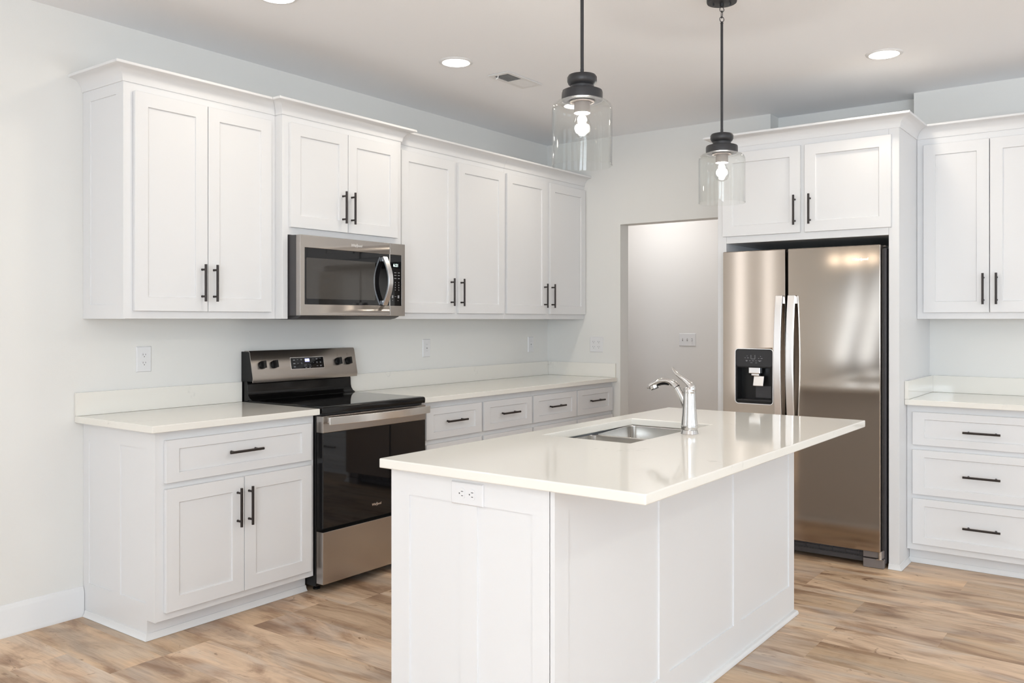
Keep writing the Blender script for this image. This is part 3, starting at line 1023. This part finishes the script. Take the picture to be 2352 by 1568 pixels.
# dispenser: black housing set into the left door
T = lambda s, z, d: (-d, -s, z)
h = HOLE
mb = MB(T)
mb.ring(h[0] + .0005, h[1] - .0005, h[2] + .0005, h[3] - .0005, h[0] + .006, h[1] - .006, h[2] + .014, 1.068, .7725, .8398)
mb.rring(mb.rrect(h[0] - .003, h[1] + .003, h[2] - .003, h[3] + .003, .017), mb.rrect(h[0] + .006, h[1] - .006, h[2] + .014, 1.068, .004), .8402, .8422)   # rounded frame and control face
mb.box(h[0], h[1], h[2], h[3], .768, .7725)
mb.build('dispenser_housing', M_BLACK, fl, org, bevel=.002, seg=2)
mb = MB(T).rring(mb.rrect(h[0] - .0072, h[1] + .0072, h[2] - .0072, h[3] + .0072, .021), mb.rrect(h[0] - .0033, h[1] + .0033, h[2] - .0033, h[3] + .0033, .017), .8402, .8432)
mb.build('dispenser_bezel', M_STEELH, fl, org)
mb = MB(T)
mb.extrude(mb.rrect(h[0] + .001, h[1] - .001, 1.076, h[3] - .001, .013), 'ab', .8421, .8426)
mb.mat(1)
def mk2(s, z, w, hh): mb.box(s - w / 2, s + w / 2, z - hh / 2, z + hh / 2, .8424, .8429)
cs = 2.038
for s, z, w, hh in ((cs - .0125, 1.131, .0018, .024), (cs + .0115, 1.131, .0018, .024), (cs, 1.1195, .022, .0018),
                    (cs - .048, 1.125, .006, .002), (cs - .031, 1.125, .010, .002), (cs + .034, 1.123, .006, .002), (cs + .052, 1.123, .011, .002),
                    (cs - .036, 1.136, .003, .003), (cs + .045, 1.135, .003, .003),
                    (cs - .039, 1.110, .012, .002), (cs - .039, 1.106, .009, .002), (cs - .019, 1.109, .008, .002), (cs, 1.109, .013, .002), (cs + .018, 1.109, .008, .002),
                    (cs + .040, 1.110, .020, .002), (cs + .040, 1.106, .008, .002), (cs - .010, 1.097, .014, .0016), (cs + .019, 1.097, .011, .0016)):
    mk2(s, z, w, hh)
mb.build('dispenser_control_panel', [M_BLACKM, M_MARK], fl, org)
mb = MB(T).box(cs - .030, cs + .040, 1.034, 1.073, .801, .837)
mb.box(cs - .018, cs + .030, 1.020, 1.034, .804, .828)
mb.build('dispenser_spout', M_STEELH, fl, org, bevel=.004, seg=2)
mb = MB(TB)
mb.extrude([(.804, 1.020), (.816, 1.020), (.832, .962), (.824, .960)], 'bc', cs - .006, cs + .056)
mb.build('dispenser_paddle', M_STEELH, fl, org, bevel=.003, seg=2)
mb = MB(T).box(cs - .010, cs + .086, .888, .960, .7730, .7775)
mb.build('dispenser_back_light_panel', M_DGREY, fl, org, bevel=.002)
mb = MB(T).box(h[0] + .006, h[1] - .006, h[2] + .0125, h[2] + .017, .773, .838)
mb.build('drip_tray', M_DGREY, fl, org)
# grille and feet
mb = MB(TB)
mb.box(1.870, 2.641, .763, .775, .024, .050)
mb.box(1.870, 2.641, .763, .768, .050, .094)
for z in (.054, .072, .090): mb.box(1.870, 2.641, .768, .775, z - .0015, z + .0015)
for i in range(11): mb.box(1.88 + i * .0735, 1.884 + i * .0735, .768, .775, .050, .094)
mb.build('base_grille', M_DGREY, RF, org)
for s0, s1 in ((1.858, 1.868), (2.644, 2.752)):
    mb = MB(TB)
    mb.box(s0, s1, .763, .800, .001, .050)
    mb.box(s0, s1 - .004, .763, .800, .056, .096)
    mb.build('foot_cover', M_MGREY, RF, org, bevel=.004, seg=2)
mb = MB(TB).box(2.718, 2.750, .79, .815, .0505, .0555)
mb.tube([(2.735, .806, .053), (2.735, .806, .0975)], .009, 12)
mb.build('hinge', M_NICKEL, RF, org)
mb = MB(TB).box(2.70, 2.752, .70, .762, 1.7455, 1.7520)
mb.build('top_hinge_cover', M_MGREY, RF, org, bevel=.002)

# right run
org = (0, -3.2, ZU0)
UR = thing('upper_cabinet', org, 'tall white two-door wall cabinet right of the refrigerator, cut off by the photo edge', 'cabinet', 'white shaker wall cabinets')
upper_body(TB, 2.8225, 3.575, DF, ZU0, ZU1, UR, org)
door(TB, 2.860, 3.1945, 1.389, 2.346, DF, DD, UR, org, ('v', 3.167, 1.433, 1.6045))
door(TB, 3.1985, 3.536, 1.389, 2.346, DF, DD, UR, org, ('v', 3.232, 1.433, 1.6045))
MB(TB).sweep([(2.8225, DF), (3.575, DF), (3.575, .001)][::-1], CROWN, ZU1 - .002, after=(2.8225, EF)).build('crown_molding', M_CAB, UR, org)
org = (0, -3.2, 0)
BR = thing('base_cabinet', org, 'white base cabinet of three stacked drawers, right of the refrigerator', 'cabinet', 'white shaker base cabinets')
mb = MB(TB)
mb.box(2.8225, 3.575, .001, BF, ZB0, ZB1)
mb.box(2.8225, 3.575, .001, TOE, .001, ZB0)
mb.build('cabinet_box', M_CAB, BR, org, bevel=.0015)
for z0, z1, hz_ in ((.663, .843, .749), (.392, .636, .513), (.120, .369, .2405)):
    door(TB, 2.854, 3.537, z0, z1, BF, BD, BR, org, ('h', 3.197, hz_), rail=.040, name='drawer')
MB(TB).sweep([(2.8225, TOE), (3.575, TOE)][::-1], SHOE, 0).build('shoe_molding', M_TRIM, BR, org)
org = (-.32, -3.2, ZC0)
CR = thing('countertop', org, 'white quartz worktop with upstand and side splash, right of the refrigerator', 'countertop', 'white quartz worktops')
MB(TB).box(2.8225, 3.60, .001, .645, ZC0, ZC1).build('slab', M_QUARTZ, CR, org, bevel=.003, seg=2)
MB(TB).box(2.8225, 3.60, .001, .020, ZC1 + .0003, 1.012).build('backsplash', M_QUARTZ, CR, org, bevel=.0015)
MB(TB).box(2.8225, 2.8425, .0205, .644, ZC1 + .0003, 1.012).build('side_splash', M_QUARTZ, CR, org, bevel=.0015)

# ------------------------------------------------------------------ island
IX0, IX1, IY0, IY1, IZ = -3.783, -1.757, -1.955, -2.910, .906
org = (-2.77, -2.29, 0)
IS = thing('kitchen_island', org, 'large white island cabinet with paneled end and paneled seating side', 'island')
mb = MB()
mb.ring(-3.728, -1.800, -2.588, -1.976, -3.705, -1.825, -2.565, -2.0, .06, IZ - .0305)
mb.box(-3.728, -1.800, -2.588, -1.976, .001, .0595)
mb.build('cabinet_box', M_CAB, IS, org)
mb = MB(lambda s, d, z: (-3.7285 - d, -s, z))
mb.frame_panels(1.973, 2.5905, .001, IZ - .0305, 0, .0165, [(2.051, 2.262), (2.327, 2.529)], .155, .796, rec=.006)
mb.build('end_panel', M_CAB, IS, org)
mb = MB(lambda s, d, z: (s, -2.5885 - d, z))
mb.frame_panels(-3.745, -1.794, .001, IZ - .0305, 0, .0175, [(-3.675, -3.118), (-3.045, -2.488), (-2.415, -1.858)], .143, .803, rec=.006)
mb.build('seating_side_panel', M_CAB, IS, org)
SHI = [(0, .001), (.016, .001), (.016, .008), (.013, .016), (.007, .021), (0, .022)]
MB(TI).sweep([(-3.745, -1.973), (-3.745, -2.606), (-1.794, -2.606), (-1.794, -1.973)], SHI, 0).build('shoe_molding', M_TRIM, IS, org)
for i in range(3):
    a = -3.70 + i * .625
    mb = MB(lambda s, d, z: (s, -1.9755 + d, z)).shaker(a, a + .60, .12, .845, 0, .018, .062, .062)
    mb.build('door', M_CAB, IS, org, bevel=.0016)
SX0, SX1, SY0, SY1 = -3.003, -2.303, -2.430, -2.047
org = (-2.77, -2.43, IZ - .03)
IC = MB().ring(IX0, IX1, IY1, IY0, SX0, SX1, SY0, SY1, IZ - .03, IZ).build('island_countertop', M_QUARTZ, None, org, bevel=.0045, seg=3)
tag(IC, 'big white quartz island top with sink cutout and wide overhang', 'countertop')

# undermount sink
org = (-2.65, -2.24, .66)
SK = thing('kitchen_sink', org, 'stainless double-bowl sink set under the island top', 'sink')
DVX = -2.622
def bowl(x0, x1, y0, y1, name):
    mb = MB()
    r0 = .028
    levels = [(0.0, None, r0), (.004, .0, r0), (.19, .006, r0), (.205, .020, .04)]
    loops = []
    n = 8
    vs = []; fs = []
    for dz, ins, r in levels:
        ins = ins or 0
        pts = mb.rrect(x0 + ins, x1 - ins, y0 + ins, y1 - ins, r, n)
        row = []
        for px, py in pts:
            near = abs(px - DVX) < .05
            z = (IZ - .031) - dz
            if near: z = min(z, IZ - .041)
            row.append(len(vs)); vs.append((px, py, z))
        loops.append(row)
    m = len(loops[0])
    for i in range(len(loops) - 1):
        for k in range(m):
            fs.append((loops[i][k], loops[i][(k + 1) % m], loops[i + 1][(k + 1) % m], loops[i + 1][k]))
    fs.append(tuple(loops[-1]))
    mb.add(vs, fs)
    o = mb.build(name, M_SINK, SK, org, angle=50)
    s = o.modifiers.new('thickness', 'SOLIDIFY'); s.thickness = .0015; s.offset = 1
    MB().lathe([(0, IZ - .2345), (.04, IZ - .2345), (.045, IZ - .233), (.045, IZ - .2355), (0, IZ - .2355)], (x0 + x1) / 2, (y0 + y1) / 2, 32).build('drain', M_NICKEL, SK, org)
bowl(SX0 - .004, DVX - .012, SY0 - .004, SY1 + .004, 'bowl')
bowl(DVX + .012, SX1 + .004, SY0 - .004, SY1 + .004, 'bowl')
mb = MB().box(DVX - .0115, DVX + .0115, SY0 - .003, SY1 + .003, IZ - .060, IZ - .040)
mb.build('divider', M_SINK, SK, org, bevel=.004, seg=2)

# faucet
FX, FY = -2.632, -2.484
org = (FX, FY, IZ)
FA = thing('kitchen_faucet', org, 'brushed nickel pull-out faucet with curved lever on the island top', 'faucet')
z0 = IZ + .0005
mb = MB().lathe([(0, z0), (.0345, z0), (.0335, z0 + .003), (.0305, z0 + .013), (.0300, z0 + .0145), (.0285, z0 + .0150), (.0285, z0 + .0160), (.0312, z0 + .0165), (.0316, z0 + .021),
                 (.0325, z0 + .028), (.0315, z0 + .038), (.0292, z0 + .055), (.0272, z0 + .080), (.0258, z0 + .105), (.0245, z0 + .132), (.0238, z0 + .155),
                 (.0234, z0 + .1565), (.0238, z0 + .158), (.0232, z0 + .170), (.0205, z0 + .179), (.012, z0 + .185), (0, z0 + .187)], FX, FY, 40)
mb.build('body', M_NICKEL, FA, org, angle=60)
def yz(pts): return [(FX, FY + y, IZ + z) for y, z in pts]
arm = yz([(.000, .060), (.008, .088), (.019, .115), (.034, .145), (.047, .168), (.0525, .1765)])
mb = MB().tube(*smooth_path(arm, [.010, .0125, .0145, .0150, .0148, .0146]), 32, up=(1, 0, 0))
mb.build('spout_arm', M_NICKEL, FA, org, angle=60)
mb = MB().tube(yz([(.0522, .1762), (.0540, .1783)]), .0137, 24, up=(1, 0, 0))
mb.build('collar_ring', M_BLACK, FA, org, angle=60)
head = yz([(.0538, .1780), (.066, .190), (.082, .1985), (.100, .2020), (.120, .2000), (.140, .1935), (.158, .1835), (.170, .1755), (.178, .1690), (.181, .1650)])
mb = MB().tube(*smooth_path(head, [.0145, (.0142, .0140), (.0142, .0125), (.0150, .0110), (.0165, .0110), (.0180, .0115), (.0185, .0110), (.0175, .0090), (.0130, .0055), (.004, .002)]), 32, up=(1, 0, 0))
sh = mb.build('spray_head', M_NICKEL, FA, org, angle=60)
def nozzle(mb, c, ax, r0, r1, L):
    return mb.tube([Vector(c), Vector(c) + Vector(ax) * L * .5, Vector(c) + Vector(ax) * L], [r0, r0, r1], 24)
AXN = (0, -.40, -.9165)
mb = MB(); nozzle(mb, (FX, FY + .1545, IZ + .1790), AXN, .0205, .0195, .0125)
mb.build('spray_nozzle', M_NICKEL, sh, org, angle=40)
mb = MB(); nozzle(mb, (FX, FY + .1495, IZ + .1676), AXN, .0165, .0160, .0018)
mb.build('spray_face', M_BLACK, sh, org)
mb = MB().tube(yz([(.086, .1868), (.090, .1862), (.104, .1885), (.120, .1868), (.134, .1815), (.138, .1790)]), [(.003, .001), (.0085, .0032), (.0115, .0042), (.0120, .0042), (.0095, .0035), (.003, .001)], 18, up=(1, 0, 0))
mb.build('spray_toggle', M_BLACK, sh, org, angle=60)
lev = yz([(-.004, .148), (-.0105, .1665), (-.007, .1835), (.006, .1965), (.022, .2085), (.040, .2195), (.054, .230), (.064, .241), (.070, .251), (.0725, .258)])
mb = MB().tube(*smooth_path(lev, [(.0120, .0100), (.0180, .0130), (.0165, .0145), (.0130, .0115), (.0105, .0095), (.0105, .0085), (.0115, .0075), (.0115, .0058), (.0090, .0036), (.003, .001)]), 32, up=(1, 0, 0))
mb.build('lever_handle', M_NICKEL, FA, org, angle=60)

# ------------------------------------------------------------------ outlets and switches
def outlet(T, c, zc, org, label, w=.079, hgt=.124, gangs=1, kind='duplex', group='white wall outlets', horiz=False):
    r = thing('wall_outlet' if kind != 'toggle' else 'light_switch', org, label, 'outlet' if kind != 'toggle' else 'light switch', group)
    def L(u, d, v):                        # u across, v along the plate
        return T(c + v, d, zc - u) if horiz else T(c + u, d, zc + v)
    mb = MB(L)
    mb.add([(-w / 2, .0006, -hgt / 2), (w / 2, .0006, -hgt / 2), (w / 2, .0006, hgt / 2), (-w / 2, .0006, hgt / 2),
            (-w / 2 + .004, .0062, -hgt / 2 + .004), (w / 2 - .004, .0062, -hgt / 2 + .004), (w / 2 - .004, .0062, hgt / 2 - .004), (-w / 2 + .004, .0062, hgt / 2 - .004)],
           [(0, 1, 2, 3), (4, 5, 6, 7), (0, 1, 5, 4), (1, 2, 6, 5), (2, 3, 7, 6), (3, 0, 4, 7)])
    mb.build('cover_plate', M_WPL, r, org, bevel=.001)
    for g in range(gangs):
        u0 = (g - (gangs - 1) / 2) * .046
        if kind == 'duplex':
            for v0 in (-.0195, .0195):
                mb = MB(L)
                pts = []
                for k in range(28):
                    a = 2 * PI * k / 28
                    pts.append((u0 + .0172 * math.cos(a), v0 + max(-.0135, min(.0135, .0172 * math.sin(a)))))
                mb.extrude(pts, 'ac', .0060, .0078)
                mb.mat(1)
                for du, hh in ((-.0065, .0085), (.0065, .0070)):
                    mb.box(u0 + du - .0011, u0 + du + .0011, .0076, .00795, v0 + .0035 - hh / 2, v0 + .0035 + hh / 2)
                mb.tube([(u0, .0076, v0 - .0070), (u0, .00795, v0 - .0070)], .0024, 10)
                mb.build('socket', [M_WPL, M_SLOT], r, org)
            mb = MB(L); mb.tube([(u0, .006, 0), (u0, .0070, 0)], .0026, 12)
            mb.build('screw', M_WPL, r, org)
        elif kind == 'decora':
            mb = MB(L).box(u0 - .0168, u0 + .0168, .0060, .0075, -.0335, .0335)
            o = mb.build('socket', M_WPL, r, org, bevel=.001)
            mb = MB(L)
            for v0 in (-.021, .021):
                for du in (-.0063, .0063): mb.box(u0 + du - .0009, u0 + du + .0009, .0074, .00765, v0, v0 + .006)
            mb.box(u0 - .006, u0 + .006, .0074, .0080, -.005, -.001); mb.box(u0 - .006, u0 + .006, .0074, .0080, .001, .005)
            mb.build('socket_slots', M_PLATE, o, org)
        else:
            mb = MB(L).box(u0 - .005, u0 + .005, .0060, .0066, -.012, .012)
            mb.build('toggle_slot', M_PLATE, r, org)
            mb = MB(L)
            sgn = 1 if g != gangs - 1 else -1
            mb.add([(u0 - .0038, .0062, -.006), (u0 + .0038, .0062, -.006), (u0 + .0038, .0062, .006), (u0 - .0038, .0062, .006),
                    (u0 - .0034, .0175, sgn * .006 - .0035), (u0 + .0034, .0175, sgn * .006 - .0035), (u0 + .0034, .0175, sgn * .006 + .0035), (u0 - .0034, .0175, sgn * .006 + .0035)],
                   [(0, 1, 2, 3), (4, 5, 6, 7), (0, 1, 5, 4), (1, 2, 6, 5), (2, 3, 7, 6), (3, 0, 4, 7)])
            mb.build('toggle', M_WPL, r, org, bevel=.0006)
    return r
outlet(TA, -3.4435, 1.1575, (-3.4435, -.0005, 1.0955), 'white double outlet on the wall above the short left worktop')
outlet(TA, -1.4315, 1.1585, (-1.4315, -.0005, 1.0965), 'white rectangular outlet on the range wall just right of the range', kind='decora', w=.076, hgt=.120)
outlet(TA, -.2355, 1.1565, (-.2355, -.0005, 1.0965), 'white rectangular outlet on the range wall nearest the corner', kind='decora', w=.074, hgt=.120)
outlet(TB, .4585, 1.158, (-.0005, -.4585, 1.099), 'wide white two-gang outlet on the wall left of the doorway', w=.117, hgt=.118, gangs=2)
TH = lambda s, d, z: (1.5 - d, -s, z)
outlet(TH, .504, 1.168, (1.4995, -.504, 1.11), 'white three-gang switch plate on the hall wall seen through the doorway', w=.165, hgt=.116, gangs=3, kind='toggle', group='white wall switches')
TE = lambda s, d, z: (-3.7450 - d, -s, z)
outlet(TE, 2.292, .8275, (-3.7455, -2.292, .79), 'white double outlet mounted sideways on the near end of the island', w=.070, hgt=.126, horiz=True)

# ------------------------------------------------------------------ ceiling fixtures
def can(x, y, label):
    org = (x, y, CEIL)
    r = thing('recessed_light', org, label, 'ceiling light', 'recessed ceiling lights')
    MB().lathe([(.0745, CEIL - .0075), (.0800, CEIL - .0080), (.0915, CEIL - .0035), (.0930, CEIL - .0004), (.0745, CEIL - .0004)], x, y, 48, close=True).build('trim_ring', M_TRIM, r, org, angle=60)
    MB().lathe([(0, CEIL - .0060), (.0745, CEIL - .0060), (.0745, CEIL - .0010), (0, CEIL - .0010)], x, y, 48).build('lens', M_LENS, r, org)
can(-2.172, -.897, 'round recessed ceiling light beside the ceiling vent')
can(-3.36, -.905, 'round recessed ceiling light cut off by the top photo edge')
can(-.985, -.90, 'round recessed ceiling light hidden behind the nearer pendant')
can(-.947, -2.79, 'round recessed ceiling light in front of the refrigerator surround')

org = (-1.70, -.945, CEIL)
VT = thing('ceiling_vent', org, 'white rectangular air register in the ceiling above the range-wall cabinets', 'vent')
z = CEIL
T = lambda a, b, c: (a, b, c)
MB().ring(-1.868, -1.530, -1.020, -.870, -1.838, -1.560, -.995, -.897, z - .007, z - .0004).build('frame', M_TRIM, VT, org, bevel=.003)
MB().box(-1.838, -1.560, -.995, -.897, z - .0012, z - .0004).build('duct_opening', M_SLOT, VT, org)
MB().box(-1.706, -1.692, -.995, -.897, z - .0075, z - .0013).build('center_bar', M_TRIM, VT, org)
for i in range(11):
    x = -1.832 + i * .0118
    mb = MB().extrude([(x, z - .0072), (x + .0012, z - .0072), (x + .0085, z - .0016), (x + .0073, z - .0016)], 'ac', -.995, -.897)
    mb.build('louver', M_TRIM, VT, org)
for i in range(11):
    x = -1.690 + i * .0118
    mb = MB().extrude([(x + .0115, z - .0072), (x + .0105, z - .0072), (x + .0010, z - .0016), (x + .0022, z - .0016)], 'ac', -.995, -.897)
    mb.build('louver', M_TRIM, VT, org)
MB().tube([(-1.843, -.930, z - .006), (-1.846, -.930, z - .020), (-1.848, -.918, z - .026)], .0032, 8).build('damper_lever', M_TRIM, VT, org)
MB().lathe([(0, z - .0085), (.003, z - .008), (.004, z - .0068)], -1.545, -.945, 12).build('screw', M_TRIM, VT, org)

# ------------------------------------------------------------------ pendants
def pendant(px, py, label, zoff=0.0):
    org = (px, py, CEIL)
    r = thing('pendant_light', org, label, 'pendant light', 'glass pendants over the island')
    zc = CEIL
    c = MB().lathe([(0, zc - .0004), (.064, zc - .0004), (.064, zc - .026), (.062, zc - .031), (.020, zc - .033), (.009, zc - .034), (.009, zc - .048), (.006, zc - .050), (0, zc - .050)], px, py, 48)
    can_ = c.build('canopy', M_BLACKM, r, org)
    for a in (-1.05, 2.1):
        MB().lathe([(0, zc - .043), (.0035, zc - .042), (.0035, zc - .032)], px + .035 * math.cos(a), py + .035 * math.sin(a), 10).build('screw', M_BLACKM, can_, org)
    def link(zm, rr, hh, ang, wire=.0016):
        pts = []
        for k in range(17):
            t = 2 * PI * k / 16
            pts.append((px + rr * math.cos(t) * math.cos(ang), py + rr * math.cos(t) * math.sin(ang), zm + hh * math.sin(t)))
        mb = MB().tube(pts, wire, 8, cap=False)
        mb.build('chain_link', M_BLACKM, r, org)
    link(zc - .060, .010, .011, .93 - PI / 2)
    link(zc - .081, .0055, .016, .93)
    link(zc - .102, .010, .011, .93 - PI / 2)
    zt = 2.149 + zoff
    mb = MB().lathe([(0, zc - .1105), (.0045, zc - .112), (.0062, zc - .118), (.0068, zc - .1195), (.0056, zc - .121), (.0056, zt + .018), (.0060, zt + .0175), (.0060, zt - .004), (0, zt - .004)], px, py, 20)
    mb.build('stem', M_BLACKM, r, org)
    z = zt
    mb = MB().lathe([(0, z), (.030, z - .0005), (.044, z - .004), (.0485, z - .011), (.0485, z - .024), (.045, z - .032), (.0385, z - .0385), (.0385, z - .052), (.060, z - .0525), (.0655, z - .055),
                     (.0672, z - .061), (.0672, z - .085), (.064, z - .0865), (.030, z - .087), (0, z - .087)], px, py, 56)
    mb.build('cap', M_BLACKM, r, org, angle=40)
    mb = MB().lathe([(0, z - .0885), (.040, z - .0885), (.040, z - .092), (.0262, z - .093), (.0262, z - .127), (.022, z - .127), (.022, z - .100), (0, z - .100)], px, py, 40)
    mb.build('socket', M_MGREY, r, org)
    # glass jar shade: shoulder, straight wall, open bottom
    R = .0985; t = .0030
    outer = [(.0660, z - .0880), (.0760, z - .0885), (.0860, z - .0925), (.0935, z - .1000), (.0975, z - .1100), (R, z - .122), (R, z - .296), (R + .0008, z - .2985)]
    inner = [(R - .0008, z - .300), (R - t, z - .2985), (R - t, z - .122), (.0953, z - .1110), (.0915, z - .1020), (.0848, z - .0948), (.0755, z - .0909), (.0660, z - .0903)]
    MB().lathe(outer + inner, px, py, 72, close=True).build('glass_shade', M_GLASS, r, org, angle=60)
    # bulb
    zb = z - .104
    bp = [(.0135, zb), (.0135, zb - .018), (.0155, zb - .028), (.0215, zb - .042), (.0275, zb - .056), (.0300, zb - .070), (.0285, zb - .083), (.0225, zb - .094), (.0120, zb - .1005), (0, zb - .1025)]
    bl = MB().lathe(bp, px, py, 36).build('bulb', M_BULB, r, org, angle=60)
    MB().lathe([(0, zb + .002), (.0128, zb + .002), (.0128, zb - .012), (0, zb - .012)], px, py, 20).build('bulb_base', M_NICKEL, bl, org)
    mb = MB().lathe([(0, zb - .012), (.003, zb - .014), (.005, zb - .024), (.0085, zb - .040), (.0095, zb - .056), (.0075, zb - .068), (0, zb - .074)], px, py, 20)
    mb.build('filament', M_FIL, bl, org)
    l = bpy.data.lights.new('pendant_lamp', 'POINT'); l.energy = P_PEND; l.color = (1, .95, .88); l.shadow_soft_size = .024
    o = bpy.data.objects.new('pendant_lamp', l); col.objects.link(o); o.location = (px, py, zb - .045)
pendant(-3.341, -2.44, 'clear glass jar pendant over the near end of the island, the larger in view')
pendant(-2.221, -2.44, 'clear glass jar pendant over the far end of the island, ceiling canopy in view')
